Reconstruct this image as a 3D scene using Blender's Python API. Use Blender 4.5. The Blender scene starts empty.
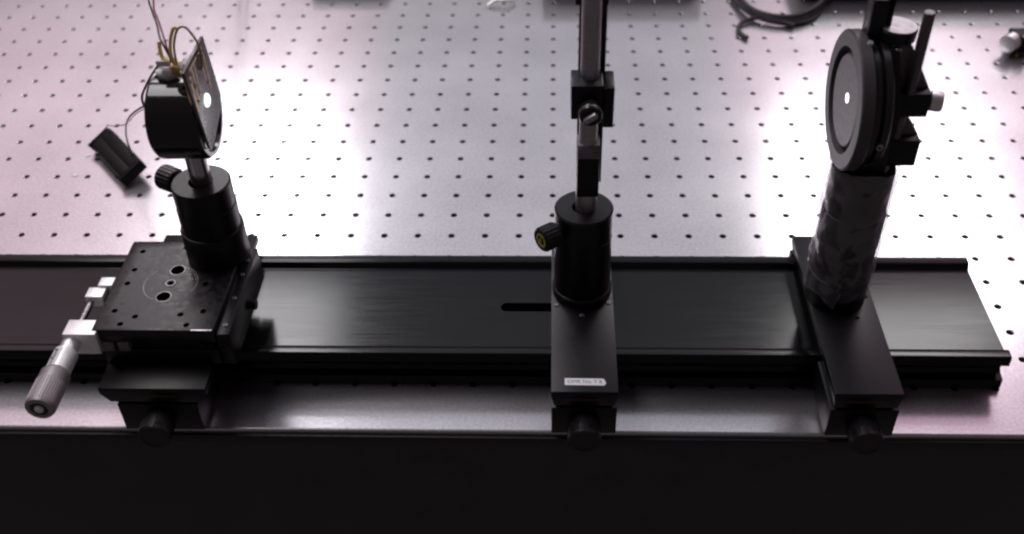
import bpy, bmesh, math, random
from mathutils import Vector, Matrix, noise
random.seed(7)
S = 0.001                      # everything below is written in millimetres
scn = bpy.context.scene
COL = scn.collection

# ------------------------------------------------------------------ camera
cd = bpy.data.cameras.new('camera')
cam = bpy.data.objects.new('camera', cd)
COL.objects.link(cam)
cam.location = (406.765*S, -619.643*S, 497.824*S)
cam.rotation_euler = (0.864941, 0.0226317, 0.0315847)
cd.sensor_fit = 'HORIZONTAL'
cd.sensor_width = 36.0
cd.lens = 1057.745/1024*36.0
cd.clip_start, cd.clip_end = 0.02, 60.0
cd.dof.use_dof = True
cd.dof.focus_distance = 0.66
cd.dof.aperture_fstop = 7.0
scn.camera = cam

# ------------------------------------------------------------------ light
w = bpy.data.worlds.new('World'); scn.world = w; w.use_nodes = True
bg = w.node_tree.nodes['Background']
bg.inputs[0].default_value = (1.0, 0.86, 0.90, 1)
bg.inputs[1].default_value = 0.075

def area(name, loc, size, power, col, target, twist=0.0):
    l = bpy.data.lights.new(name, 'AREA'); l.shape = 'RECTANGLE'
    l.size, l.size_y = size[0]*S, size[1]*S
    l.energy = power; l.color = col
    o = bpy.data.objects.new(name, l); COL.objects.link(o)
    o.location = Vector(loc)*S
    d = (Vector(target)-Vector(loc)).normalized()
    q = d.to_track_quat('-Z', 'Y').to_matrix().to_4x4()
    o.matrix_world = Matrix.Translation(o.location) @ q @ Matrix.Rotation(twist, 4, 'Z')
    return o

def ceiling(name, x0, x1, y0, y1, z, power, col, spin=0.0):
    l = bpy.data.lights.new(name, 'AREA'); l.shape = 'RECTANGLE'
    l.size, l.size_y = (x1-x0)*S, (y1-y0)*S
    l.energy = power; l.color = col
    o = bpy.data.objects.new(name, l); COL.objects.link(o)
    o.location = Vector(((x0+x1)/2, (y0+y1)/2, z))*S
    o.rotation_euler = (0, 0, spin)
    return o
# two rows of fluorescent fittings on the ceiling behind the bench, left and right of the photographer
ceiling('ceiling_lamp_left',  -720, -300, 1380, 2620, 1600, 18, (0.99, 0.98, 1.0), 0.185)
ceiling('ceiling_lamp_front', -600, -60, -150, 850, 1600, 11, (1.0, 0.95, 0.98))
ceiling('ceiling_lamp_right', 1160, 1760, 1550, 2680, 1600, 18, (0.98, 1.0, 0.97), -0.10)
# added fill lamps for ceiling bounce, tinted pink and cool to imitate lens cast
ceiling('ceiling_fill_left',  -2300, -360, 300, 3900, 1720, 18, (1.0, 0.72, 0.82))
ceiling('ceiling_fill_right', 1150, 3100, 300, 3900, 1720, 21, (1.0, 0.67, 0.86))
ceiling('ceiling_fill_middle', -350, 1140, 300, 3900, 1740, 9.0, (0.86, 0.90, 1.0))

scn.view_settings.view_transform = 'Standard'
scn.view_settings.look = 'None'
scn.view_settings.exposure = 0.0
scn.view_settings.gamma = 1.0
scn.render.engine = 'CYCLES'
scn.cycles.use_denoising = True
scn.cycles.max_bounces = 8
scn.cycles.filter_width = 2.3

# ------------------------------------------------------------------ materials
def new_mat(name):
    m = bpy.data.materials.new(name); m.use_nodes = True
    nt = m.node_tree
    return m, nt, nt.nodes['Principled BSDF']

def principled(name, col, rough=0.4, metal=0.0, spec=0.5, var=0.15, scale=300.0, stretch=(1, 1, 1), bump=0.0, rvar=0.1, emit=None, coat=0.0):
    """plain surface with fine procedural grain: noise drives a little of the colour, gloss and relief"""
    m, nt, b = new_mat(name)
    N, L = nt.nodes, nt.links
    tc = N.new('ShaderNodeTexCoord'); mp = N.new('ShaderNodeMapping')
    mp.inputs['Scale'].default_value = stretch
    L.new(tc.outputs['Object'], mp.inputs[0])
    n = N.new('ShaderNodeTexNoise'); n.inputs['Scale'].default_value = scale; n.inputs['Detail'].default_value = 6
    n.inputs['Roughness'].default_value = 0.6
    L.new(mp.outputs[0], n.inputs['Vector'])
    r = N.new('ShaderNodeValToRGB')
    lo = tuple(c*(1-var) for c in col); hi = tuple(min(1, c*(1+var)) for c in col)
    r.color_ramp.elements[0].position = 0.3; r.color_ramp.elements[1].position = 0.7
    r.color_ramp.elements[0].color = (*lo, 1); r.color_ramp.elements[1].color = (*hi, 1)
    L.new(n.outputs['Fac'], r.inputs[0]); L.new(r.outputs[0], b.inputs['Base Color'])
    mr = N.new('ShaderNodeMapRange'); mr.inputs[1].default_value = 0.3; mr.inputs[2].default_value = 0.7
    mr.inputs[3].default_value = max(0.02, rough-rvar); mr.inputs[4].default_value = min(1, rough+rvar)
    L.new(n.outputs['Fac'], mr.inputs[0]); L.new(mr.outputs[0], b.inputs['Roughness'])
    b.inputs['Metallic'].default_value = metal
    b.inputs['Specular IOR Level'].default_value = spec
    b.inputs['Coat Weight'].default_value = coat
    if bump:
        bp = N.new('ShaderNodeBump'); bp.inputs['Strength'].default_value = bump; bp.inputs['Distance'].default_value = 0.0004
        L.new(n.outputs['Fac'], bp.inputs['Height']); L.new(bp.outputs[0], b.inputs['Normal'])
    if emit:
        b.inputs['Emission Color'].default_value = (*emit[0], 1); b.inputs['Emission Strength'].default_value = emit[1]
    return m

def table_metal():
    m, nt, b = new_mat('brushed steel sheet')
    N, L = nt.nodes, nt.links
    tc = N.new('ShaderNodeTexCoord')
    def nz(scale, st, detail=5):
        mp = N.new('ShaderNodeMapping'); mp.inputs['Scale'].default_value = st
        L.new(tc.outputs['Object'], mp.inputs[0])
        n = N.new('ShaderNodeTexNoise'); n.inputs['Scale'].default_value = scale; n.inputs['Detail'].default_value = detail
        L.new(mp.outputs[0], n.inputs['Vector']); return n
    fine = nz(520, (1, 1, 1), 8)
    streak = nz(60, (0.6, 14, 1), 4)
    cloud = nz(9, (1, 1, 1), 4)
    # colour: stainless with slight cloudy wear
    r = N.new('ShaderNodeValToRGB')
    r.color_ramp.elements[0].position = 0.30; r.color_ramp.elements[1].position = 0.72
    r.color_ramp.elements[0].color = (0.46, 0.44, 0.465, 1); r.color_ramp.elements[1].color = (0.74, 0.72, 0.745, 1)
    a = N.new('ShaderNodeMath'); a.operation = 'MULTIPLY_ADD'; a.inputs[1].default_value = 0.55
    a2 = N.new('ShaderNodeMath'); a2.operation = 'MULTIPLY'; a2.inputs[1].default_value = 0.45
    L.new(cloud.outputs['Fac'], a2.inputs[0]); L.new(fine.outputs['Fac'], a.inputs[0]); L.new(a2.outputs[0], a.inputs[2])
    L.new(a.outputs[0], r.inputs[0]); L.new(r.outputs[0], b.inputs['Base Color'])
    mr = N.new('ShaderNodeMapRange'); mr.inputs[1].default_value = 0.3; mr.inputs[2].default_value = 0.7
    mr.inputs[3].default_value = 0.14; mr.inputs[4].default_value = 0.22
    s = N.new('ShaderNodeMath'); s.operation = 'MULTIPLY_ADD'; s.inputs[1].default_value = 0.5
    s2 = N.new('ShaderNodeMath'); s2.operation = 'MULTIPLY'; s2.inputs[1].default_value = 0.5
    L.new(cloud.outputs['Fac'], s2.inputs[0]); L.new(fine.outputs['Fac'], s.inputs[0]); L.new(s2.outputs[0], s.inputs[2])
    L.new(s.outputs[0], mr.inputs[0]); L.new(mr.outputs[0], b.inputs['Roughness'])
    b.inputs['Metallic'].default_value = 1.0
    bp = N.new('ShaderNodeBump'); bp.inputs['Strength'].default_value = 0.10; bp.inputs['Distance'].default_value = 0.0003
    L.new(fine.outputs['Fac'], bp.inputs['Height'])
    L.new(bp.outputs[0], b.inputs['Normal'])
    # second, broader lobe: the sheet is bead-finished as well as polished
    g = N.new('ShaderNodeBsdfGlossy'); g.inputs['Roughness'].default_value = 0.55
    L.new(r.outputs[0], g.inputs[0]); L.new(bp.outputs[0], g.inputs['Normal'])
    mx = N.new('ShaderNodeMixShader'); mx.inputs[0].default_value = 0.32
    out = N['Material Output']
    L.new(b.outputs[0], mx.inputs[1]); L.new(g.outputs[0], mx.inputs[2]); L.new(mx.outputs[0], out.inputs[0])
    return m

def film_mat():
    m = bpy.data.materials.new('clear wrinkled film'); m.use_nodes = True
    nt = m.node_tree; N, L = nt.nodes, nt.links
    N.clear()
    out = N.new('ShaderNodeOutputMaterial')
    tr = N.new('ShaderNodeBsdfTransparent'); tr.inputs[0].default_value = (0.93, 0.92, 0.94, 1)
    gl = N.new('ShaderNodeBsdfGlossy'); gl.inputs['Roughness'].default_value = 0.16; gl.inputs[0].default_value = (0.9, 0.88, 0.92, 1)
    df = N.new('ShaderNodeBsdfDiffuse'); df.inputs[0].default_value = (0.75, 0.72, 0.78, 1)
    tl = N.new('ShaderNodeBsdfTranslucent'); tl.inputs[0].default_value = (0.75, 0.72, 0.78, 1)
    m0 = N.new('ShaderNodeMixShader'); L.new(df.outputs[0], m0.inputs[1]); L.new(tl.outputs[0], m0.inputs[2])
    tc = N.new('ShaderNodeTexCoord'); n = N.new('ShaderNodeTexNoise')
    n.inputs['Scale'].default_value = 34; n.inputs['Detail'].default_value = 2.5; n.inputs['Distortion'].default_value = 0.8
    L.new(tc.outputs['Object'], n.inputs['Vector'])
    bp = N.new('ShaderNodeBump'); bp.inputs['Strength'].default_value = 0.35; bp.inputs['Distance'].default_value = 0.002
    L.new(n.outputs['Fac'], bp.inputs['Height']); L.new(bp.outputs[0], gl.inputs['Normal'])
    fr = N.new('ShaderNodeLayerWeight'); fr.inputs[0].default_value = 0.25
    mr = N.new('ShaderNodeMapRange'); mr.inputs[1].default_value = 0.35; mr.inputs[2].default_value = 0.75
    mr.inputs[3].default_value = 0.09; mr.inputs[4].default_value = 0.22
    L.new(n.outputs['Fac'], mr.inputs[0])
    m1 = N.new('ShaderNodeMixShader'); L.new(mr.outputs[0], m1.inputs[0]); L.new(tr.outputs[0], m1.inputs[1]); L.new(m0.outputs[0], m1.inputs[2])
    ad = N.new('ShaderNodeMath'); ad.operation = 'MULTIPLY_ADD'; ad.inputs[1].default_value = 0.5; ad.inputs[2].default_value = 0.07
    L.new(fr.outputs['Fresnel'], ad.inputs[0])
    # thin milky fold lines where the film is creased
    n2 = N.new('ShaderNodeTexNoise'); n2.inputs['Scale'].default_value = 26; n2.inputs['Detail'].default_value = 2; n2.inputs['Distortion'].default_value = 2.5
    L.new(tc.outputs['Object'], n2.inputs['Vector'])
    sb = N.new('ShaderNodeMath'); sb.operation = 'SUBTRACT'; sb.inputs[1].default_value = 0.5; L.new(n2.outputs['Fac'], sb.inputs[0])
    ab = N.new('ShaderNodeMath'); ab.operation = 'ABSOLUTE'; L.new(sb.outputs[0], ab.inputs[0])
    cr = N.new('ShaderNodeMapRange'); cr.inputs[1].default_value = 0.0; cr.inputs[2].default_value = 0.022; cr.inputs[3].default_value = 0.2; cr.inputs[4].default_value = 0.0
    L.new(ab.outputs[0], cr.inputs[0])
    mxx = N.new('ShaderNodeMath'); mxx.operation = 'MAXIMUM'; L.new(cr.outputs[0], mxx.inputs[0]); L.new(mr.outputs[0], mxx.inputs[1])
    L.new(mxx.outputs[0], m1.inputs[0])
    m2 = N.new('ShaderNodeMixShader'); L.new(ad.outputs[0], m2.inputs[0]); L.new(m1.outputs[0], m2.inputs[1]); L.new(gl.outputs[0], m2.inputs[2])
    L.new(m2.outputs[0], out.inputs[0])
    return m

M = {}
M['steel_sheet'] = table_metal()
M['panel'] = principled('black painted panel', (0.032, 0.029, 0.029), 0.5, spec=0.45, scale=28, bump=0.03, var=0.45, rvar=0.15)
M['trim'] = principled('dark laminate edge', (0.020, 0.018, 0.020), 0.5, spec=0.35, scale=300)
M['rail'] = principled('black anodised rail', (0.0045, 0.0043, 0.0052), 0.16, spec=0.29, scale=90, stretch=(0.35, 22, 22), bump=0.05, rvar=0.06, var=0.25)
M['anod'] = principled('black anodised aluminium', (0.005, 0.0046, 0.0058), 0.36, spec=0.30, scale=900, bump=0.06, rvar=0.06)
M['anod_gloss'] = principled('glossy black anodised', (0.012, 0.011, 0.013), 0.24, spec=0.55, scale=700, bump=0.03, rvar=0.05)
M['anod_worn'] = principled('worn black anodised', (0.0085, 0.0075, 0.009), 0.32, spec=0.36, scale=240, bump=0.08, var=0.4)
M['lamp_black'] = principled('shiny black anodised', (0.010, 0.009, 0.010), 0.12, spec=0.55, scale=700, rvar=0.03)
M['pale_grey'] = principled('pale grey aluminium', (0.15, 0.125, 0.14), 0.5, spec=0.4, scale=200, var=0.25)  # bracket faces: lit look put into the colour; also tabs and collar cap
M['disc_grey'] = principled('grey anodised disc', (0.105, 0.088, 0.098), 0.42, spec=0.5, scale=300, var=0.12)
M['grey_anod'] = principled('dark grey anodised', (0.062, 0.052, 0.058), 0.45, spec=0.5, scale=900, var=0.12)
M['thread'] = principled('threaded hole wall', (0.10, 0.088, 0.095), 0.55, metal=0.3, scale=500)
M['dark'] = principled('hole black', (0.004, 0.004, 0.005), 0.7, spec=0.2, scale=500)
M['steel'] = principled('polished steel', (0.50, 0.48, 0.48), 0.20, metal=1, scale=500, rvar=0.06, stretch=(1, 1, 0.05))
M['steel_dull'] = principled('dull grey steel', (0.42, 0.39, 0.40), 0.42, metal=1, scale=400, rvar=0.06)
M['satin'] = principled('satin chrome', (0.82, 0.80, 0.82), 0.42, metal=0.9, scale=500, rvar=0.05)
M['white_metal'] = principled('bright nickel', (0.93, 0.92, 0.93), 0.48, metal=0.6, scale=500, rvar=0.06)
M['thimble'] = principled('grey knurled thimble', (0.33, 0.30, 0.31), 0.5, metal=0.6, scale=900, bump=0.15)
M['screw'] = principled('screw steel', (0.42, 0.41, 0.43), 0.33, metal=1, scale=500)
M['label'] = principled('white tape', (0.78, 0.80, 0.84), 0.5, scale=400, var=0.03)
M['ink'] = principled('grey ink', (0.16, 0.17, 0.20), 0.6, scale=400)
M['engrave'] = principled('faded brown lettering', (0.055, 0.040, 0.022), 0.6, scale=400)
M['yellow'] = principled('yellow paint', (0.42, 0.40, 0.05), 0.5, scale=500, var=0.2)
M['wire_y'] = principled('yellow wire', (0.85, 0.60, 0.18), 0.4, scale=500)
M['wire_r'] = principled('dark red wire', (0.22, 0.05, 0.06), 0.4, scale=500)
M['wire_k'] = principled('black wire', (0.03, 0.022, 0.026), 0.4, scale=500)
M['wire_b'] = principled('brown wire', (0.40, 0.24, 0.08), 0.4, scale=500)
M['pcb'] = principled('brown circuit board', (0.085, 0.070, 0.070), 0.32, spec=0.5, scale=160, var=0.3)
M['copper'] = principled('tinned trace', (0.45, 0.32, 0.16), 0.35, metal=0.9, scale=500)
M['led'] = principled('lit led', (0.9, 0.95, 0.92), 0.4, scale=500, emit=((0.74, 1.0, 0.86), 1.9))
M['glow'] = principled('pinhole glow', (0.9, 0.9, 0.9), 0.4, scale=500, emit=((1.0, 0.97, 0.98), 3.0))
M['glue'] = principled('white hot glue', (0.80, 0.78, 0.78), 0.35, scale=300, var=0.05)
M['plastic'] = principled('black plastic', (0.009, 0.0075, 0.008), 0.5, spec=0.22, scale=500)
M['plastic_grey'] = principled('worn grey plastic', (0.12, 0.11, 0.12), 0.5, scale=300, var=0.3)
M['brass'] = principled('brass', (0.55, 0.40, 0.16), 0.35, metal=1, scale=300)
M['rubber'] = principled('black rubber', (0.025, 0.02, 0.024), 0.6, scale=300)
M['paper'] = principled('white paper', (0.85, 0.85, 0.85), 0.7, scale=300, var=0.04)
M['rod_dark'] = principled('dull dark rod', (0.15, 0.125, 0.13), 0.42, metal=0.8, scale=400)
M['knob_cap'] = principled('brushed knob cap', (0.50, 0.45, 0.49), 0.45, metal=0.5, scale=400)
M['scribe'] = principled('scribed line', (0.55, 0.53, 0.55), 0.42, metal=0.2, scale=120, var=0.85)
M['film'] = film_mat()

# ------------------------------------------------------------------ mesh helpers (mm)
def basis(axis):
    a = Vector(axis).normalized()
    t = Vector((0, 0, 1)) if abs(a.z) < 0.9 else Vector((1, 0, 0))
    u = a.cross(t).normalized(); v = a.cross(u).normalized()
    return a, u, v

class MB:
    def __init__(self): self.bm = bmesh.new()
    def box(self, x0, x1, y0, y1, z0, z1, bev=0.0, rot=None, about=None):
        b = bmesh.new()
        vs = [b.verts.new((x, y, z)) for x in (x0, x1) for y in (y0, y1) for z in (z0, z1)]
        for f in ((0,1,3,2), (4,6,7,5), (0,4,5,1), (2,3,7,6), (0,2,6,4), (1,5,7,3)):
            b.faces.new([vs[i] for i in f])
        if bev: bmesh.ops.bevel(b, geom=b.edges[:], offset=bev, segments=2, affect='EDGES', profile=0.5)
        if rot is not None:
            c = Vector(about or ((x0+x1)/2, (y0+y1)/2, (z0+z1)/2))
            for v in b.verts: v.co = rot @ (v.co-c) + c
        self.add(b); return self
    def add(self, b, mat=None):
        me = bpy.data.meshes.new('t'); b.to_mesh(me); b.free()
        self.bm.from_mesh(me); bpy.data.meshes.remove(me)
    def prism(self, poly, axis, a0, a1, bev=0.0):
        """polygon in the plane across axis (x: (y,z), y: (x,z), z: (x,y)), extruded a0..a1"""
        b = bmesh.new()
        def P(p, a): return {'x': (a, p[0], p[1]), 'y': (p[0], a, p[1]), 'z': (p[0], p[1], a)}[axis]
        A = [b.verts.new(P(p, a0)) for p in poly]; B = [b.verts.new(P(p, a1)) for p in poly]
        n = len(poly)
        b.faces.new(A); b.faces.new(B[::-1])
        for i in range(n): b.faces.new((A[i], B[i], B[(i+1) % n], A[(i+1) % n]))
        bmesh.ops.recalc_face_normals(b, faces=b.faces[:])
        if bev: bmesh.ops.bevel(b, geom=b.edges[:], offset=bev, segments=2, affect='EDGES', profile=0.5)
        self.add(b); return self
    def lathe(self, prof, origin, axis=(0, 0, 1), seg=40, closed_ends=True, start=0.0):
        """profile of (radius, distance along axis) turned about axis"""
        b = bmesh.new(); a, u, v = basis(axis); o = Vector(origin)
        rings = []
        for r, h in prof:
            if r <= 1e-6: rings.append([b.verts.new(o+a*h)])
            else: rings.append([b.verts.new(o+a*h+(u*math.cos(start+2*math.pi*k/seg)+v*math.sin(start+2*math.pi*k/seg))*r) for k in range(seg)])
        for R0, R1 in zip(rings, rings[1:]):
            for k in range(seg):
                k2 = (k+1) % seg
                q = [R0[k % len(R0)], R0[k2 % len(R0)], R1[k2 % len(R1)], R1[k % len(R1)]]
                q2 = []
                for x in q:
                    if x not in q2: q2.append(x)
                if len(q2) > 2:
                    try: b.faces.new(q2)
                    except ValueError: pass
        if closed_ends:
            for R in (rings[0], rings[-1]):
                if len(R) > 2:
                    try: b.faces.new(R)
                    except ValueError: pass
        bmesh.ops.recalc_face_normals(b, faces=b.faces[:])
        self.add(b); return self
    def cyl(self, p0, p1, r, seg=32, bev=0.5, r2=None):
        p0, p1 = Vector(p0), Vector(p1); h = (p1-p0).length; r2 = r if r2 is None else r2
        return self.lathe([(0, 0), (r-bev, 0), (r, bev), (r2, h-bev), (r2-bev, h), (0, h)], p0, p1-p0, seg)
    def tube(self, pts, r, seg=8, sub=8, closed=False):
        P = [Vector(p) for p in pts]; path = []
        n = len(P)
        for i in range(n if closed else n-1):
            if closed: p0, p1, p2, p3 = P[i-1], P[i], P[(i+1) % n], P[(i+2) % n]
            else: p0, p1, p2, p3 = P[max(i-1, 0)], P[i], P[i+1], P[min(i+2, n-1)]
            for s in range(sub):
                t = s/sub
                path.append(0.5*((2*p1)+(p2-p0)*t+(2*p0-5*p1+4*p2-p3)*t*t+(3*p1-p0-3*p2+p3)*t**3))
        if not closed: path.append(P[-1])
        b = bmesh.new(); rings = []; m = len(path); u = None
        for i, c in enumerate(path):
            d = (path[(i+1) % m]-path[i-1]) if closed or 0 < i < m-1 else (path[1]-path[0] if i == 0 else path[-1]-path[-2])
            d.normalize()
            if u is None: _, u, _v = basis(d)
            u = (u-d*u.dot(d)).normalized(); v = d.cross(u)
            rings.append([b.verts.new(c+(u*math.cos(2*math.pi*k/seg)+v*math.sin(2*math.pi*k/seg))*r) for k in range(seg)])
        for i in range(m if closed else m-1):
            A, B = rings[i], rings[(i+1) % m]
            for k in range(seg): b.faces.new((A[k], A[(k+1) % seg], B[(k+1) % seg], B[k]))
        if not closed: b.faces.new(rings[0][::-1]); b.faces.new(rings[-1])
        bmesh.ops.recalc_face_normals(b, faces=b.faces[:])
        self.add(b); return self
    def blob(self, c, r, sc=(1, 1, 1), wob=0.2):
        b = bmesh.new(); bmesh.ops.create_icosphere(b, subdivisions=3, radius=1)
        for v in b.verts:
            k = 1+wob*noise.noise(v.co*1.7+Vector(c))
            v.co = Vector((v.co.x*sc[0], v.co.y*sc[1], v.co.z*sc[2]))*r*k+Vector(c)
        self.add(b); return self

def world_mm(o):
    v = Vector((0, 0, 0))
    while o is not None: v += o.location; o = o.parent
    return v/S

def obj(name, mb, mat, parent=None, angle=35, at=None):
    bm = mb.bm if isinstance(mb, MB) else mb
    off = world_mm(parent) if parent else Vector((0, 0, 0))
    own = Vector(at) if at else off
    for v in bm.verts: v.co = (v.co-own)*S
    me = bpy.data.meshes.new(name); bm.to_mesh(me); bm.free()
    for p in me.polygons: p.use_smooth = True
    me.set_sharp_from_angle(angle=math.radians(angle))
    for m in (mat if isinstance(mat, (list, tuple)) else [mat]): me.materials.append(m)
    o = bpy.data.objects.new(name, me); COL.objects.link(o)
    if parent: o.parent = parent
    o.location = (own-off)*S
    return o

def thing(name, label, cat, loc, group=None):
    o = bpy.data.objects.new(name, None); COL.objects.link(o)
    o.empty_display_size = 0.01
    o.location = Vector(loc)*S; o['label'] = label; o['category'] = cat
    if group: o['group'] = group
    return o
def tag(o, label, cat, group=None):
    o['label'] = label; o['category'] = cat
    if group: o['group'] = group
    return o

def cut(o, cutter_mb):
    """subtract a cutter from a finished object's mesh"""
    c = obj('cutter', cutter_mb, M['dark'])
    md = o.modifiers.new('cut', 'BOOLEAN'); md.operation = 'DIFFERENCE'; md.object = c; md.solver = 'EXACT'
    bpy.context.view_layer.update()
    me = bpy.data.meshes.new_from_object(o.evaluated_get(bpy.context.evaluated_depsgraph_get()))
    o.modifiers.clear(); old = o.data; o.data = me; bpy.data.meshes.remove(old)
    me.name = o.name
    cm = c.data; bpy.data.objects.remove(c); bpy.data.meshes.remove(cm)
    for p in me.polygons: p.use_smooth = True
    me.set_sharp_from_angle(angle=math.radians(35))

# socket head cap screw: head with a hex socket
def cap_screw(p, axis, r, h, parent, mat='screw', name='screw'):
    a = Vector(axis).normalized(); p = Vector(p)
    mb = MB(); mb.lathe([(0, -0.4), (r, -0.4), (r, h*0.75), (r*0.86, h), (r*0.5, h), (r*0.5, h*0.35), (0, h*0.35)], p, a, 16)
    return obj(name, mb, M[mat], parent)

# ------------------------------------------------------------------ the optical table
G = 25.4
YF = -191.5
table = thing('optical_table', 'silver perforated optical table top with rows of small threaded holes and a black front side', 'table', (400, YF, 0))
def table_top():
    b = bmesh.new()
    i0, i1, j0, j1 = -18, 52, -6, 30
    n = 16
    R1, R0, D1, D2 = 2.65, 2.2, 0.45, 8.0
    def corner(k):                                   # outer square sampled at the same 16 directions
        a = 2*math.pi*(k+0.5)/n
        c, s = math.cos(a), math.sin(a); m = max(abs(c), abs(s)); h = G/2
        return (c/m*h, s/m*h)
    corners = [(G/2, G/2), (-G/2, G/2), (-G/2, -G/2), (G/2, -G/2)]
    for j in range(j0, j1+1):
        for i in range(i0, i1+1):
            cx, cy = i*G, j*G
            ring = [(math.cos(2*math.pi*(k+0.5)/n), math.sin(2*math.pi*(k+0.5)/n)) for k in range(n)]
            V1 = [b.verts.new((cx+x*R1, cy+y*R1, 0)) for x, y in ring]
            V2 = [b.verts.new((cx+x*R0, cy+y*R0, -D1)) for x, y in ring]
            V3 = [b.verts.new((cx+x*R0, cy+y*R0, -D2)) for x, y in ring]
            C = [b.verts.new((cx+x, cy+y, 0)) for x, y in corners]
            # four top faces: each quarter of the square round a quarter of the hole
            for q in range(4):
                ks = [(q*4-0+k) % n for k in range(0, 4)]
                cA = C[q]
                f = [V1[k] for k in ks]
                b.faces.new([cA]+f[::-1])
                nxt = V1[(q*4+4) % n]
                b.faces.new([cA, C[(q+1) % 4], nxt, f[-1]])
            for k in range(n):
                k2 = (k+1) % n
                b.faces.new((V1[k], V1[k2], V2[k2], V2[k]))
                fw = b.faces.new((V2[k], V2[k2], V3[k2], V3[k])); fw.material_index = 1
            fb = b.faces.new(V3); fb.material_index = 1
    x0, x1 = (i0-0.5)*G, (i1+0.5)*G
    ys = (j0-0.5)*G
    def quad(*p): b.faces.new([b.verts.new(q) for q in p])
    quad((x0, YF+1.2, 0), (x1, YF+1.2, 0), (x1, ys, 0), (x0, ys, 0))
    quad((x0, YF+1.2, 0), (x0, YF+0.35, -0.35), (x1, YF+0.35, -0.35), (x1, YF+1.2, 0))
    quad((x0, YF+0.35, -0.35), (x0, YF, -1.2), (x1, YF, -1.2), (x1, YF+0.35, -0.35))
    quad((x0, YF, -1.2), (x0, YF, -4.0), (x1, YF, -4.0), (x1, YF, -1.2))
    bmesh.ops.recalc_face_normals(b, faces=b.faces[:])
    # keep the top facing up
    for f in b.faces:
        if abs(f.normal.z) > 0.9 and f.normal.z < 0: f.normal_flip()
    return b
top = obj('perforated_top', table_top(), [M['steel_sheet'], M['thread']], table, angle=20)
x0, x1 = -18.5*G, 52.5*G
obj('edge_trim', MB().box(x0, x1, YF-2.2, YF+10, -13, -4.02, 0.8), M['trim'], table)
obj('front_panel', MB().box(x0, x1, YF-0.6, YF+12, -330, -13.05, 0.5), M['panel'], table)

# ------------------------------------------------------------------ the rail
rail = thing('optical_rail', 'long wide black optical rail with raised edges lying along the front of the table', 'rail', (200, -104.5, 0))
def rail_poly():
    back = [(-56, 26.6), (-56.9, 28), (-62, 28), (-63.6, 27.2), (-65.6, 23.2), (-67, 23)]
    front = [(-142, 23), (-143.4, 23.2), (-145.4, 27.2), (-147, 28), (-152.1, 28), (-153, 26.6)]
    tail = [(-153, 20.6), (-151.6, 19.6), (-145, 14.5), (-144.6, 10.5), (-147, 8.2), (-152.4, 7.4), (-152.4, 0.25),
            (-56.6, 0.25), (-56.6, 7.4), (-62, 8.2), (-64.4, 10.5), (-64, 14.5), (-57.4, 19.6), (-56, 20.6)]
    return back+front+tail
body = obj('rail_body', MB().prism(rail_poly(), 'x', -260, 688.5), M['rail'], rail, angle=25)
slot = MB()
slot.prism([(376.5+4.2*math.cos(a), -104+4.2*math.sin(a)) for a in [math.pi/2+math.pi*k/12 for k in range(13)]] +
           [(427+4.2*math.cos(a), -104+4.2*math.sin(a)) for a in [-math.pi/2+math.pi*k/12 for k in range(13)]], 'z', 4, 60)
cut(body, slot)
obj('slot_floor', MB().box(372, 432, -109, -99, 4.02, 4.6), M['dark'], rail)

# ------------------------------------------------------------------ carriers
def carrier(xc, width, jaw, label, name='rail_carrier'):
    t = thing(name, label, 'carrier', (xc, -122, 28.2), 'black carriers clamped across the rail')
    h = width/2
    Y0, Y1 = -195.5, -49.2
    if jaw < width-6:                                # wide carrier: underside tapers in towards the jaw
        poly = [(xc-h, 40), (xc+h, 40), (xc+h, 35), (xc+h-5, 28.2), (xc-h+5, 28.2), (xc-h, 35)]
    else:
        poly = [(xc-h, 40), (xc+h, 40), (xc+h, 36), (xc+h-1.6, 28.2), (xc-h+1.6, 28.2), (xc-h, 36)]
    obj('carrier_plate', MB().prism(poly, 'y', Y0, Y1, 0.45), M['anod'], t)
    j = jaw/2
    obj('clamp_jaw', MB().prism([(Y0+0.4, 3), (-156, 3), (-154.2, 9), (-153.6, 24), (-155, 25.8), (Y0+0.4, 25.8)], 'x', xc-j, xc+j, 0.4), M['anod'], t)
    obj('jaw_spacer', MB().box(xc-j+2, xc+j-2, Y0+3.2, -156, 25.7, 28.3), M['dark'], t)
    obj('rear_jaw', MB().prism([(Y1-0.6, 28.3), (-55.2, 28.3), (-55.2, 20.2), (-61.5, 15), (-61.5, 11), (-55.2, 9), (Y1-0.6, 9)], 'x', xc-j, xc+j, 0.3), M['anod'], t)
    kz = 14.5
    kb = MB().lathe([(0, 0), (5.5, 0), (5.5, 2.5), (9.2, 2.6), (9.8, 3.4), (9.8, 16.4), (9.0, 17.4), (7.2, 17.5), (6.6, 16.9), (0, 16.9)], (xc, Y0+0.5, kz), (0, -1, 0), 36)
    kn = obj('clamp_knob', kb, M['anod_worn'], t)
    rb = MB()
    for k in range(36):                              # grip ribs round the knob
        a = 2*math.pi*k/36
        c, s = math.cos(a), math.sin(a)
        rb.cyl((xc+9.65*c, Y0-3.4, kz+9.65*s), (xc+9.65*c, Y0-15.2, kz+9.65*s), 0.32, 6, 0.05)
    obj('grip_ribs', rb, M['anod_worn'], kn)
    return t
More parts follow.
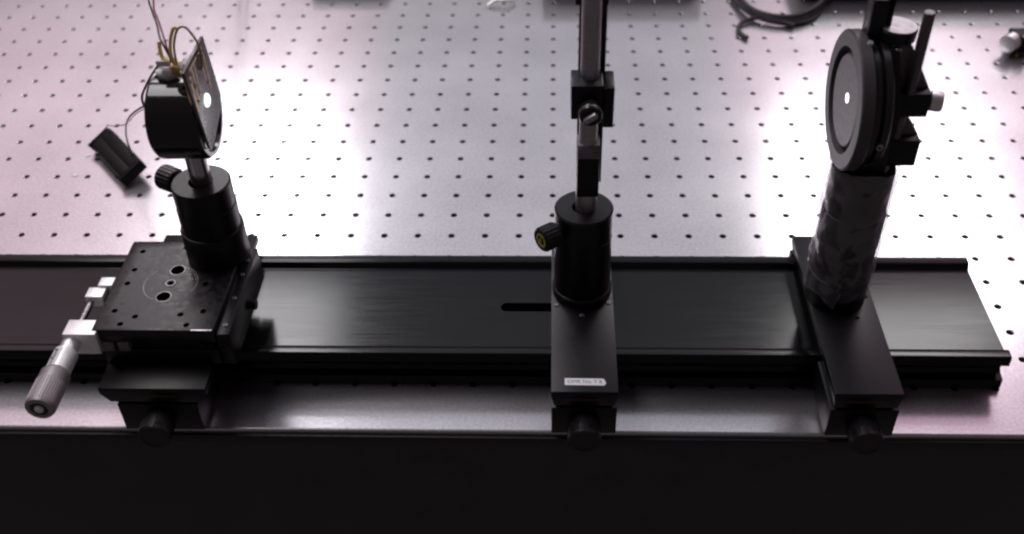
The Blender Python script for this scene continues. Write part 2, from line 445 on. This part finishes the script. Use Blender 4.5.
def lettering(text, size, centre, rot, mat, parent, name, depth=0.05, squash=1.0):
    cu = bpy.data.curves.new('lettering', 'FONT'); cu.body = text; cu.size = size*S; cu.align_x = 'CENTER'; cu.align_y = 'CENTER'
    cu.extrude = depth*S; cu.resolution_u = 3
    o = bpy.data.objects.new('lettering', cu); COL.objects.link(o)
    bpy.context.view_layer.update()
    me = bpy.data.meshes.new_from_object(o.evaluated_get(bpy.context.evaluated_depsgraph_get()))
    bpy.data.objects.remove(o); bpy.data.curves.remove(cu)
    me.name = name; me.materials.append(mat)
    t = bpy.data.objects.new(name, me); COL.objects.link(t)
    t.parent = parent
    t.location = (Vector(centre)-world_mm(parent))*S
    t.rotation_euler = rot; t.scale = (squash, 1, 1)
    return t

carrier_left = carrier(168.3, 65, 49, 'wide black rail carrier under the translation stage, its front lip tapering down to the clamp')
carrier_mid = carrier(425.6, 39.5, 39.0, 'narrow black rail carrier at the middle with a white printed tape strip near its front')
carrier_right = carrier(590.4, 39.8, 40.2, 'narrow black rail carrier at the right under the film-wrapped post, without a tape strip')
for t, wd in ((carrier_left, 26), (carrier_mid, 24), (carrier_right, 24)):
    p = world_mm(t)
    e = MB()
    random.seed(int(p.x))
    x = p.x-wd/2
    while x < p.x+wd/2:                              # faded, unreadable row of brown characters
        ww = random.uniform(0.9, 1.9)
        e.box(x, x+ww, -195.58, -195.47, 32.4, 34.2); x += ww+0.6
    obj('faded_marking', e, M['engrave'], t)
# tape strip on the middle carrier
tape = obj('tape_strip', MB().prism([(413.9, -190.2), (437.4, -190.4), (438.3, -188.5), (437.4, -185.7), (436.6, -184.9), (413.9, -184.7)], 'z', 40.03, 40.35), M['label'], carrier_mid)
lettering('OMR No. Y 6', 4.0, (425.7, -187.5, 40.40), (0, 0, 0), M['ink'], tape, 'lettering', squash=0.90)
for x, y in ((409.0, -120.4), (425.2, -130.0), (442.4, -118.2)):
    cap_screw((x, y, 40), (0, 0, 1), 1.5, 0.7, carrier_mid)
for x, y, r in ((606.2, -111, 1.6), (597, -131, 1.5)):
    obj('screw_hole', MB().lathe([(0, 0), (r, 0), (r, 0.12), (0, 0.12)], (x, y, 40), (0, 0, 1), 14), M['dark'], carrier_right)
obj('screw_hole', MB().lathe([(0, 0), (2.6, 0), (2.6, 0.12), (0, 0.12)], (141.5, -55, 40), (0, 0, 1), 14), M['dark'], carrier_left)
obj('screw_hole', MB().lathe([(0, 0), (2.6, 0), (2.6, 0.12), (0, 0.12)], (194.5, -55, 40), (0, 0, 1), 14), M['dark'], carrier_left)

# ------------------------------------------------------------------ translation stage with micrometer
st = thing('translation_stage', 'square black micrometer stage with a round centre boss on the left carrier', 'stage', (170.7, -135, 40))
X0, X1, SY0, SY1 = 134.2, 207.0, -176.6, -93.5
sb = MB().box(X0+1.5, X1-1, SY0+2, SY1-1.5, 40.05, 52, 0.5)
obj('base_plate', sb, M['anod'], st)
obj('bearing_block', MB().box(X0+8, X1-8, SY0+4, SY1-3, 51.9, 60, 0.4), M['anod_gloss'], st)
tp = obj('top_plate', MB().box(X0, X1, SY0, SY1, 60.2, 70, 0.6), M['anod_worn'], st)
cb = MB()
holes = [(143.5, -104), (143.5, -122), (143, -135), (143, -160), (157, -165), (184, -163), (192, -135), (170.6, -100),
         (150, -171.5), (190, -172), (197, -160)]
for hx, hy in holes: cb.cyl((hx, hy, 62), (hx, hy, 72), 1.9, 14, 0.01)
for hx, hy in ((171.2, -122.3), (169.2, -147.2)): cb.cyl((hx, hy, 62), (hx, hy, 72), 4.3, 24, 0.01)
cut(tp, cb)
obj('edge_highlight', MB().box(193.5, 206.2, SY0-0.06, SY0+0.9, 69.3, 70.06, 0.1), M['satin'], st)  # pale strip painted in for the highlight along the front edge
# centre boss: thin bright scribed ring, light rims of the counterbores, small central screw
def ring(c, r0, r1, z, h=0.25, seg=48):
    return MB().lathe([(r0, 0), (r1, 0), (r1, h), (r0, h), (r0, 0)], (c[0], c[1], z), (0, 0, 1), seg, closed_ends=False)
arcs = MB()
for a0, a1, rr in ((-0.5, 1.35, 16.4), (1.6, 2.1, 16.5), (2.35, 4.3, 16.4), (4.6, 5.2, 16.3), (5.5, 5.65, 16.4), (0.2, 0.9, 15.2)):
    n_ = max(3, int((a1-a0)*9))
    arcs.tube([(170.2+rr*math.cos(a0+(a1-a0)*k/n_), -134.8+rr*math.sin(a0+(a1-a0)*k/n_), 69.98) for k in range(n_+1)], 0.16, 6, 2)
obj('scribed_circle', arcs, M['scribe'], st)
obj('hole_rim', ring((171.2, -122.3), 4.35, 4.8, 69.95, 0.2, 28), M['scribe'], st)
obj('hole_rim', ring((169.2, -147.2), 4.35, 4.8, 69.95, 0.2, 28), M['scribe'], st)
obj('centre_screw', MB().lathe([(0, 0), (3.6, 0), (3.4, 0.35), (1.9, 0.3), (1.7, -0.2), (0, -0.2)], (170.2, -134.8, 70), (0, 0, 1), 24), M['anod_worn'], st)
obj('hole_rim', ring((170.2, -134.8), 2.7, 3.1, 70.2, 0.25, 24), M['scribe'], st)
# right-hand side plate with its row of screws
sp = obj('side_plate', MB().box(207.15, 215.5, SY0+1, SY1-2, 41, 66, 0.6), M['anod'], st)
for y in (-108, -122, -144, -168):
    cap_screw((211.5, y, 66), (0, 0, 1), 1.5, 0.8, sp)
obj('lock_knob', MB().lathe([(0, 0), (3, 0), (3, 1.5), (3.4, 1.7), (3.4, 4), (3.0, 4.4), (0, 4.4)], (215.4, -132, 50), (1, 0, 0), 20), M['anod'], sp)
# front face details: plates and screws of the bearing seen below the top plate
for x in (141.0, 150.5):
    obj('bearing_tab', MB().box(x-3.4, x+3.4, SY0-0.8, SY0+5, 53, 60, 0.4), M['pale_grey'], st)
for x in (196.5, 202.5):
    cap_screw((x, SY0+2, 56), (0, -1, 0), 2.0, 1.6, st, 'anod_worn')
cap_screw((210.8, SY0+1, 57), (0, -1, 0), 2.2, 1.4, st, 'anod_worn')
# micrometer
mic = obj('micrometer_bracket', MB().box(117.4, 137.2, -179.8, -167.0, 53, 69.2, 0.5), M['white_metal'], st)
ax, az = 121.0, 61.5
obj('spindle', MB().cyl((ax+1.5, -141, az+3), (ax+1, -168, az+2), 2.1, 16, 0.2), M['steel'], mic)
obj('sleeve_collar', MB().lathe([(0, 0), (5.4, 0), (5.4, 9.5), (5.0, 10), (0, 10)], (ax, -179.7, az), (0, -1, 0), 28), M['satin'], mic)
obj('sleeve', MB().lathe([(0, 0), (6.8, 0), (7.0, 0.4), (7.0, 20), (0, 20)], (ax, -188.0, az), (0, -1, 0), 32), M['white_metal'], mic)
gr = MB()
for k in range(11):
    gr.box(ax-2.6-(0.9 if k % 5 == 0 else 0), ax+0.2, -191.2-1.35*k-0.14, -191.2-1.35*k+0.14, az+6.2, az+7.07)
gr.box(ax+0.2, ax+0.5, -206, -189.5, az+6.2, az+7.07)
obj('graduations', gr, M['ink'], mic)
th = MB().lathe([(0, 0), (7.1, 0), (8.2, 1.8), (8.4, 2.2), (8.4, 26.5), (7.8, 28), (5.3, 28.4), (4.9, 27.6), (0, 27.6)], (ax, -203.5, az), (0, -1, 0), 40)
thm = obj('thimble', th, M['thimble'], mic)
kn = MB()
for k in range(36):
    a = 2*math.pi*k/36
    kn.cyl((ax+8.35*math.cos(a), -213, az+8.35*math.sin(a)), (ax+8.35*math.cos(a), -229.5, az+8.35*math.sin(a)), 0.28, 6, 0.05)
obj('knurling', kn, M['thimble'], mic)
obj('thimble_recess', MB().lathe([(0, 0), (4.9, 0), (4.9, 0.3), (0, 0.3)], (ax, -231.0, az), (0, -1, 0), 28), M['anod_worn'], mic)
obj('thimble_cap', MB().lathe([(0, 0), (2.7, 0), (2.5, 1.0), (1.5, 1.7), (0, 1.9)], (ax, -231.25, az), (0, -1, 0), 24), M['glue'], mic)  # glint on the thimble end, put in as a white dome
obj('anvil_block', MB().box(119.5, 130.5, -146.5, -137.5, 61, 69, 0.5), M['white_metal'], st)
obj('anvil_block', MB().box(125.0, 134.1, -137.4, -129.5, 62, 70.4, 0.5), M['white_metal'], st)

# ------------------------------------------------------------------ post holders
def post_holder(xc, yc, z0, z1, label, knob_dir, knob_z, stepped, yellow, rod=6.6, r=18.0):
    t = thing('post_holder', label, 'post holder', (xc, yc, z0), 'black post holders standing on the bench parts')
    H = z1-z0
    if stepped:
        prof = [(r+1.4, 0.05), (r+1.6, 0.6), (r+1.5, H*0.40), (r+1.2, H*0.41), (r+0.3, H*0.415), (r+0.3, H*0.70), (r-0.1, H*0.71), (r, H-0.9), (r-0.9, H), (rod+0.9, H), (rod+0.3, H-0.8), (rod+0.3, H-20), (0, H-20)]
    else:
        prof = [(r+0.9, 0.05), (r+1.1, 0.7), (r+1.1, 5.2), (r+0.5, 6.0), (r, 6.2), (r, H*0.70), (r-0.5, H*0.705), (r-0.5, H*0.72), (r, H*0.725), (r, H-1.0), (r-1.0, H), (rod+0.9, H), (rod+0.3, H-0.8), (rod+0.3, H-20), (0, H-20)]
    bd = obj('holder_body', MB().lathe([(0, 0.05)]+prof, (xc, yc, z0), (0, 0, 1), 64), M['anod'], t)
    d = Vector(knob_dir).normalized(); p = Vector((xc, yc, knob_z))+d*(r-1)
    k = obj('thumbscrew', MB().lathe([(0, 0), (4.0, 0), (4.0, 3.2), (7.0, 3.4), (7.6, 4.2), (7.6, 14.6), (6.9, 15.4), (5.6, 15.5), (5.1, 15.0), (0, 15.0)], p, d, 32), M['anod_worn'], t)
    a, u, v = basis(d); rb = MB()
    for q in range(20):
        w_ = (u*math.cos(2*math.pi*q/20)+v*math.sin(2*math.pi*q/20))*7.5
        rb.cyl(p+w_+d*4.8, p+w_+d*14.2, 0.5, 6, 0.1)
    obj('grip_ribs', rb, M['anod_worn'], k)
    if yellow:
        ym = MB()
        ym.lathe([(3.3, 15.02), (4.6, 15.02), (4.6, 15.3), (3.3, 15.3), (3.3, 15.02)], p, d, 24, closed_ends=False)
        obj('yellow_ring', ym, M['yellow'], k)
        ar = MB(); up = Vector((0, 0, 1))-d*d.z; up.normalize(); sd = d.cross(up)
        for aa, bb in ((0.0, 2.4), (2.1, 0.6), (4.2, 0.6)):
            pass
        ar.tube([p+d*15.15+up*2.4, p+d*15.15-up*2.2], 0.55, 6, 2)
        ar.tube([p+d*15.15-up*2.2, p+d*15.15+sd*1.7-up*0.2], 0.5, 6, 2)
        obj('yellow_mark', ar, M['yellow'], k)
    return t
ph_left = post_holder(193.3, -105, 70.05, 126.4, 'black post holder on the translation stage, carrying the steel post of the light source', (-0.86, 0.42, 0.05), 118.5, True, False)
ph_mid = post_holder(425.5, -105.5, 40.05, 107.5, 'black post holder in the middle with a yellow-marked thumbscrew on its left', (-0.80, -0.58, 0.0), 96.5, False, True)

# ------------------------------------------------------------------ light source on the left post
led = thing('light_source', 'black cylinder lamp head on a steel post with a glowing dot on its board', 'light source', (194.2, -105, 106.6))
obj('post', MB().cyl((194.2, -105, 106.6), (194.2, -105, 152), 6.35, 32, 0.5), M['steel'], led)
LX0, LX1, LY, LZ, LR = 178.5, 209.0, -104.5, 172.0, 24.5
hs = obj('lamp_housing', MB().lathe([(0, 0), (LR-3.2, 0), (LR-1.2, 0.7), (LR, 2.4), (LR, LX1-LX0-2.2), (LR-1.6, LX1-LX0), (LR-4, LX1-LX0), (LR-5, LX1-LX0-1.5), (0, LX1-LX0-1.5)], (LX0, LY, LZ), (1, 0, 0), 64), M['lamp_black'], led)
obj('set_screw', MB().lathe([(0, -1), (4.6, -1), (4.6, 0.5), (3.8, 0.9), (1.8, 0.9), (1.8, 0.1), (0, 0.1)], (202.0, LY-8.0, LZ+LR-1.5), (0, -0.32, 1), 24), M['dark'], hs)
# circuit board fixed across the end of the housing
bd = MB().prism([(-132.0, 216.0), (-92.0, 216.5), (-85.5, 176), (-90, 168), (-118.5, 158.5), (-121.5, 161)], 'x', 209.2, 210.9, 0.15)
board = obj('circuit_board', bd, M['pcb'], led)
obj('led_chip', MB().lathe([(0, 0), (4.0, 0), (3.8, 0.9), (2.8, 1.5), (0, 1.9)], (210.9, -109.8, 186.0), (1, 0, 0), 24), M['led'], board)
tr = MB()
for (y0, y1, z0, z1) in ((-126, -124.6, 188, 210), (-121, -119.8, 192, 212), (-116, -115, 196, 213), (-104, -103, 196, 212), (-99, -98, 186, 210), (-124, -98, 212.6, 213.6)):
    tr.box(210.85, 211.02, y0, y1, z0, z1)
obj('solder_traces', tr, M['copper'], board)
pad = MB()
for y, z in ((-125, 207), (-121, 203), (-112, 206), (-104, 208), (-97, 202), (-118, 195), (-100, 192)):
    pad.lathe([(0, 0), (0.9, 0), (0.7, 0.5), (0, 0.7)], (210.9, y, z), (1, 0, 0), 8)
obj('solder_dots', pad, M['copper'], board)
# wiring, glue and small connector on top of the housing
obj('glue_lump', MB().blob((205.0, -107, 208.0), 4.4, (1.0, 1.3, 0.8), 0.4), M['glue'], led)
obj('glue_lump', MB().blob((189, -102, 199), 4.6, (1.4, 1.0, 0.9), 0.3), M['glue'], led)
obj('connector', MB().box(186.0, 194.0, -106.5, -101.5, 205.5, 209.0, 0.4), M['glue'], led)
obj('joint_tape', MB().blob((198.6, -107.5, 205.0), 3.4, (1.3, 1.2, 0.9), 0.3), M['wire_b'], led)
obj('lead', MB().tube([(198.6, -108.0, 205.6), (198.0, -106.0, 212.6), (198.2, -104.0, 218.3), (201.1, -102.0, 225.7), (205.3, -102.0, 227.5), (208.4, -102.0, 223.8), (211.6, -104.0, 217.6), (212.2, -106.0, 209.4), (211.6, -108.0, 204.3)], 0.7, 8, 8), M['wire_b'], led)
obj('lead', MB().tube([(198.1, -108.0, 205.6), (196.3, -107.0, 213.1), (196.8, -105.0, 220.0), (199.6, -104.0, 226.9), (201.5, -103.0, 227.6)], 0.95, 8, 8), M['wire_y'], led)
obj('lead', MB().tube([(200.3, -110.0, 205.5), (204.6, -116.0, 203.7), (209.5, -122.0, 200.9), (211.6, -121.0, 201.9)], 0.8, 8, 8), M['wire_y'], led)
obj('lead', MB().tube([(200, -109, 204), (204, -116, 198), (208, -124, 192), (211.4, -121.5, 193)], 0.7, 8, 8), M['wire_b'], led)
obj('lead', MB().tube([(194.2, -106.0, 208.2), (190.0, -104.0, 209.6), (188.7, -102.0, 213.5), (188.5, -100.0, 217.4)], 1.15, 8, 8), M['wire_y'], led)
obj('lead', MB().tube([(197.5, -108.0, 205.6), (194.8, -105.0, 209.6), (192.9, -102.0, 214.7), (189.7, -95.0, 219.0), (182.9, -80.0, 220.4), (173.8, -60.0, 216.5), (162.5, -30.0, 208.1), (127, 60.0, 178.9), (96, 240, 90), (80, 430, 4)], 0.6, 8, 8), M['wire_r'], led)
obj('lead', MB().tube([(195.3, -106.0, 208.2), (192.9, -104.0, 214.6), (189.6, -100.0, 219.8), (184.9, -88.0, 221.5), (175.0, -66.0, 218.3), (159.5, -30.0, 208.1), (122, 60.0, 178.9), (90, 240, 90), (72, 430, 4)], 0.6, 8, 8), M['wire_k'], led)

# ------------------------------------------------------------------ battery box lying on the table, wired to the lamp
BX, BY = 50.0, 94.0
bat = thing('battery_box', 'small black battery box lying askew on the table with a thin wire', 'battery box', (BX, BY, 0))
bx_dir = math.atan2(-62.0, 53)
R = Matrix.Rotation(bx_dir, 3, 'Z') @ Matrix.Rotation(math.radians(27), 3, 'X')
def bbox(x0, x1, y0, y1, z0, z1, bev=0.5):
    m = MB().box(x0, x1, y0, y1, z0, z1, bev)
    for v in m.bm.verts: v.co = R @ v.co+Vector((BX, BY, 5.9))
    return m
obj('box_body', bbox(-31, 31, -10.5, 10.5, 0.2, 9.0, bev=0.8), M['plastic'], bat)
obj('grey_side_strip', bbox(-12, 27, -11.1, -10.3, 2.5, 8.0, bev=0.2), M['plastic_grey'], bat)
obj('end_cap', bbox(-33.5, -30.9, -12.5, 9.5, 0.2, 9.8, bev=0.5), M['plastic'], bat)
obj('end_cap', bbox(30.9, 33.5, -12.5, 10, 0.2, 9.8, bev=0.5), M['plastic'], bat)
for yy in (-4.6, 4.6):
    obj('cell_ridge', bbox(-30, 30, yy-4.1, yy+4.1, 8.6, 9.7, bev=0.6), M['plastic'], bat)
obj('wire', MB().tube([(63, 86, 15), (69.2, 74.0, 28), (80.5, 50.0, 53.1), (97.1, 20.0, 83.4), (115.8, -10.0, 111.0), (138.5, -45.0, 138.5), (158.9, -75.0, 160.7), (163.0, -84.0, 163.5), (164.4, -88.0, 174.3), (170.6, -92.0, 184.7), (176.2, -94.0, 192.5), (181.3, -98.0, 198.8), (185.0, -100.0, 203.1), (188.6, -103.0, 206.5)], 0.75, 8, 10), M['wire_k'], bat)
obj('wire', MB().tube([(34, 120, 12), (42.0, 102.0, 32.6), (52.9, 92.0, 38.7), (78.7, 60.0, 61.2), (112.1, 10.0, 101.6), (147.8, -50.0, 143.8), (164.9, -80.0, 163.8)], 0.4, 8, 10), M['wire_r'], bat)

# ------------------------------------------------------------------ rod with clamp in the middle
rod = thing('steel_rod', 'tall grey steel rod with black backing bar rising from the middle post holder', 'rod', (426.8, -105.5, 88))
obj('rod_shaft', MB().lathe([(0, 0), (6.5, 0), (6.5, 50), (5.3, 54), (5.3, 212), (0, 212)], (426.8, -105.5, 88), (0, 0, 1), 32), M['steel_dull'], rod)
obj('square_collar', MB().prism([(-113.2, 120.5), (-113.2, 147.6), (-99, 147.6), (-99, 120.5)], 'x', 420.6, 433.6, 0.4), M['anod'], rod)
obj('collar_cap', MB().prism([(-113.2, 147.7), (-110.9, 155.5), (-99, 156), (-99, 147.7)], 'x', 420.6, 433.6, 0.3), M['pale_grey'], rod)
obj('backing_bar', MB().box(420.4, 435.6, -98.6, -93.5, 121, 300, 0.6), M['anod'], rod)
obj('bar_end', MB().box(418.0, 436.2, -100.5, -91, 238, 300, 0.6), M['anod'], rod)

clamp = thing('rod_clamp', 'black square clamp block with a round thumb knob gripping the middle steel rod', 'clamp', (427.5, -106, 175))
def tx(y): return 0
cl = MB().box(416.3, 434.1, -117.0, -98.8, 177.0, 198.5, 0.8)
cb_ = obj('clamp_block', cl, M['anod'], clamp)
cutr = MB().cyl((426.8, -105.5, 160), (426.8, -105.5, 210), 5.5, 28, 0.01); cut(cb_, cutr)
obj('clamp_cheek', MB().box(434.2, 440.2, -117.6, -98.2, 172.0, 197.5, 0.8), M['anod'], clamp)
ck = obj('thumb_knob', MB().lathe([(0, 0), (3, 0), (3, 2.2), (6.0, 2.4), (6.5, 3.2), (6.5, 9.6), (6.0, 10.4), (5.4, 10.5), (5.0, 9.6), (0, 9.6)], (427.0, -116.9, 185.5), (0, -1, 0), 36), M['anod_gloss'], clamp)
Rk = Matrix.Rotation(math.radians(-35), 3, 'Y')
obj('wing_tab', MB().box(427-4.0, 427+4.0, -130.5, -126.3, 185.5-1.7, 185.5+1.7, 0.8, Rk, (427, -128, 185.5)), M['steel_dull'], ck)
obj('knob_rim', MB().lathe([(6.3, 8.6), (6.8, 8.8), (6.8, 9.2), (6.3, 9.4), (6.3, 8.6)], (427.0, -116.9, 185.5), (0, -1, 0), 36, closed_ends=False), M['steel_dull'], ck)

# ------------------------------------------------------------------ film wrapped post at the right
post = thing('wrapped_post', 'thick dark post wrapped in crinkled clear film on the right carrier', 'post', (586.8, -109, 40))
obj('post_body', MB().lathe([(0, 0.05), (18.6, 0.05), (18.8, 0.5), (18.8, 22), (18.2, 22.4), (18.2, 46), (18.6, 46.4), (18.6, 70), (18.0, 70.4), (18.0, 100), (17.0, 101), (0, 101)], (586.8, -109, 40), (0, 0, 1), 56), M['anod'], post)
obj('post_stud', MB().lathe([(0, 0), (8, 0), (8, 12), (0, 12)], (586.8, -108, 138), (0, 0, 1), 28), M['steel_dull'], post)
def film():
    b = bmesh.new(); seg, rows = 96, 60; rings = []
    for j in range(rows+1):
        t = j/rows; ring_ = []
        for k in range(seg):
            a = 2*math.pi*k/seg
            zb = 55+5*math.sin(a*2+0.6)+2.0*math.sin(a*5+1)
            if math.cos(a) < -0.2: zb -= 8
            zt = 145.0+1.4*math.sin(a*3)
            z = zb+(zt-zb)*t
            p = Vector((math.cos(a), math.sin(a), z/22))
            r = 19.6+1.4*noise.noise(p*1.9)+1.1*noise.noise(Vector((a*2.2, z/9, 3.1)))+0.9*abs(noise.noise(p*4.3+Vector((5, 2, 1))))
            r += 1.6*max(0, 1-t*5)*(1+math.sin(a*2))*0.7
            r = max(r, 19.05)
            ring_.append(b.verts.new((586.8+r*math.cos(a), -109+r*math.sin(a), z)))
        rings.append(ring_)
    for A, B in zip(rings, rings[1:]):
        for k in range(seg): b.faces.new((A[k], A[(k+1) % seg], B[(k+1) % seg], B[k]))
    bmesh.ops.recalc_face_normals(b, faces=b.faces[:])
    return b
obj('clear_film', film(), M['film'], post, angle=180)

# ------------------------------------------------------------------ round aperture mount on top of it
ir = thing('aperture_mount', 'round black optic mount with a tiny bright pinhole in its disc on the wrapped post', 'optic mount', (585, -108, 148))
IY, IZ = -107.5, 183.3
obj('front_ring', MB().lathe([(29.8, 0), (37.9, 0), (38.9, 0.9), (38.9, 6.6), (38.1, 7.4), (24, 7.4), (24, 5.4), (29.0, 5.4), (29.8, 0)], (567.0, IY, IZ), (1, 0, 0), 96, closed_ends=False), M['grey_anod'], ir)
obj('aperture_disc', MB().lathe([(0, 0), (25.0, 0), (25.8, 0.8), (25.8, 6), (0, 6)], (568.3, IY, IZ), (1, 0, 0), 96), M['disc_grey'], ir)
obj('pinhole', MB().lathe([(0, 0), (2.7, 0), (2.7, 0.3), (0, 0.3)], (568.1, IY-3.4, IZ+3.6), (1, 0, 0), 20), M['glow'], ir)  # small emissive disc in place of light showing at the hole
obj('rear_ring', MB().lathe([(0, 0), (34.5, 0), (36, 0.8), (36, 3.4), (33.5, 4), (33.5, 5), (37.0, 5.4), (37.0, 9.0), (36, 9.8), (0, 9.8)], (574.5, IY, IZ), (1, 0, 0), 96), M['anod_gloss'], ir)
cap_screw((573.5, IY-6, IZ+38), (0, -0.2, 1), 1.6, 1.4, ir, 'satin')
cap_screw((580, IY-35.5, IZ-6), (0, -1, -0.1), 2.0, 2.5, ir)
obj('mount_plate', MB().prism([(IY-26, 158), (IY+28, 150), (IY+32, 160), (IY+30, 214), (IY-6, 219), (IY-26, 196)], 'x', 584.6, 590.0, 0.8), M['anod'], ir)
obj('top_column', MB().box(573.0, 581.5, -107, -95, 216, 243, 0.8), M['anod_worn'], ir)
obj('column_back', MB().box(581.7, 585.2, -105, -94, 212, 246, 0.6), M['dark'], ir)
obj('mount_foot', MB().box(576.0, 596.0, -119, -97, 137.5, 153, 0.8), M['anod'], ir)
obj('bracket_face', MB().prism([(585.5, 222), (596.0, 220), (603, 208), (611.0, 193.5), (585.5, 193.5)], 'y', -112, -100, 0.5), M['pale_grey'], ir)  # pale colour imitates light on both bracket faces
obj('bracket_face', MB().prism([(590, 180), (600.0, 180), (611.8, 163.5), (590, 163.5)], 'y', -112, -100, 0.5), M['pale_grey'], ir)
obj('rod_block', MB().box(586.5, 611.2, -118.5, -98, 179.0, 193.6, 0.6), M['anod'], ir)
obj('rod_block', MB().box(585.5, 611.8, -118.5, -98, 146.5, 163.6, 0.6), M['anod'], ir)
obj('slim_rod', MB().cyl((599.4, -116.2, 193), (599.4, -116.2, 241), 3.0, 20, 0.4), M['rod_dark'], ir)
obj('slim_rod', MB().cyl((598.5, -114.4, 163), (598.5, -114.4, 181), 3.0, 20, 0.3), M['rod_dark'], ir)
ts = obj('thumbscrew', MB().cyl((610.8, -110, 184.5), (614.5, -110, 184.5), 1.9, 16, 0.2), M['steel_dull'], ir)
obj('knob_head', MB().lathe([(0, 0), (4.8, 0), (5.6, 0.8), (5.6, 6.0), (5.0, 7), (0, 7)], (613.5, -110, 184.5), (1, -0.25, 0), 28), M['satin'], ts)
ak = obj('adjuster_knob', MB().lathe([(0, 0), (5.5, 0), (8.5, 1.6), (10.6, 3.2), (10.6, 8.5), (9.9, 9.4), (0, 9.4)], (589.0, -103, 217.2), (0.05, 0, 1), 40), M['anod_worn'], ir)
obj('knob_face', MB().lathe([(0, 0), (10.0, 0), (9.8, 0.35), (0, 0.4)], (589.47, -103, 226.6), (0.05, 0, 1), 40), M['knob_cap'], ak)
obj('adjuster_screw', MB().cyl((589, -113.5, 199), (589, -112.0, 218.5), 2.6, 20, 0.2), M['steel_dull'], ir)
obj('screw_boss', MB().cyl((589, -113.6, 196), (589, -113.5, 202), 5.0, 24, 0.5), M['dark'], ir)
obj('washer', MB().cyl((592, -110, 140.5), (592, -110, 142), 8.5, 24, 0.2), M['satin'], ir)

# ------------------------------------------------------------------ things at the far edge of the picture
cab = MB()
cx, cy = 634, 384
for q in range(3):
    cab.tube([(cx+(46-2*q+3*math.sin(3*a+q))*math.cos(a), cy+(56-2*q)*math.sin(a), 3.2+3.0*q+1.4*math.sin(2*a+q)) for a in [2*math.pi*k/14 for k in range(14)]], 2.7, 8, 6, closed=True)
c = obj('cable', cab, M['rubber'], None, at=(cx, cy, 0))
tag(c, 'coiled black cable lying on the table at the far edge', 'cable')
c2 = obj('cable', MB().tube([(592, 300, 2.6), (586, 312, 2.6), (588, 326, 2.6), (598, 335, 4), (615, 336, 5), (640, 322, 4)], 2.2, 8, 8), M['rubber'], None, at=(600, 318, 0))
tag(c2, 'short looped dark cable end beside the coil at the far edge', 'cable')

fit = thing('cable_fitting', 'small silver-ended fitting with a black and brass body at the right edge of the table', 'fitting', (832, 271, 0))
obj('silver_end', MB().lathe([(0, 0), (7.0, 0), (8.2, 0.8), (8.2, 10), (7.4, 10.8), (0, 10.8)], (822.5, 266, 13), (0.75, 0.66, 0.0), 32), M['satin'], fit)
obj('fitting_body', MB().box(829, 846, 268, 285, 4, 20, 1.0), M['plastic'], fit)
obj('brass_pin', MB().cyl((835, 266, 20.5), (850, 268, 20.5), 1.4, 12, 0.2), M['brass'], fit)
obj('brass_pin', MB().cyl((835, 268, 4), (835, 266, 0.2), 1.2, 12, 0.2), M['brass'], fit)
obj('foot', MB().box(828, 846, 266, 284, 0.1, 4.2, 0.5), M['rubber'], fit)

def case(name, x0, x1, y0, y1, h, label, mat='plastic'):  # mostly out of view; put here for dark reflections on the sheet
    t = thing(name, label, 'instrument case', ((x0+x1)/2, (y0+y1)/2, 0))
    obj('case_body', MB().box(x0, x1, y0, y1, 3, h, 2.0), M[mat], t)
    for fx in (x0+12, x1-12):
        obj('rubber_foot', MB().cyl((fx, y0+12, 0.1), (fx, y0+12, 3.1), 6, 16, 0.3), M['rubber'], t)
    obj('front_plate', MB().box(x0+3, x1-3, y0-1.2, y0-0.05, 6, h-4, 0.4), M['anod_worn'], t)
    return t
case('instrument_case', 655, 1010, 382, 560, 34, 'black instrument case mostly out of view, placed for its dark reflection behind the round mount')
case('instrument_case', 395, 560, 402, 520, 34, 'low black instrument case mostly out of view, placed for its dark reflection behind the middle rod')
case('instrument_case', 150, 232, 409, 500, 22, 'small black instrument case mostly out of view, placed for its dark reflection right of the lamp wires')
clip = obj('metal_clip', MB().tube([(340, 372, 2), (348, 376, 6), (358, 374, 6.5), (366, 380, 3)], 2.0, 8, 8), M['white_metal'], None, at=(352, 376, 0))
tag(clip, 'small bright metal clip lying at the far edge left of the middle rod', 'clip')
for p, rz, lab in (((15.5, 106), 0.4, 'tiny white scrap on the table left of the battery box, the far one'), ((14.5, 78), -0.3, 'tiny white scrap on the table left of the battery box, the near one')):
    s = obj('paper_scrap', MB().box(p[0]-2.2, p[0]+2.2, p[1]-1.6, p[1]+1.6, 0.05, 0.45, 0.1, Matrix.Rotation(rz, 3, 'Z')), M['paper'], None, at=(p[0], p[1], 0))
    tag(s, lab, 'scrap')
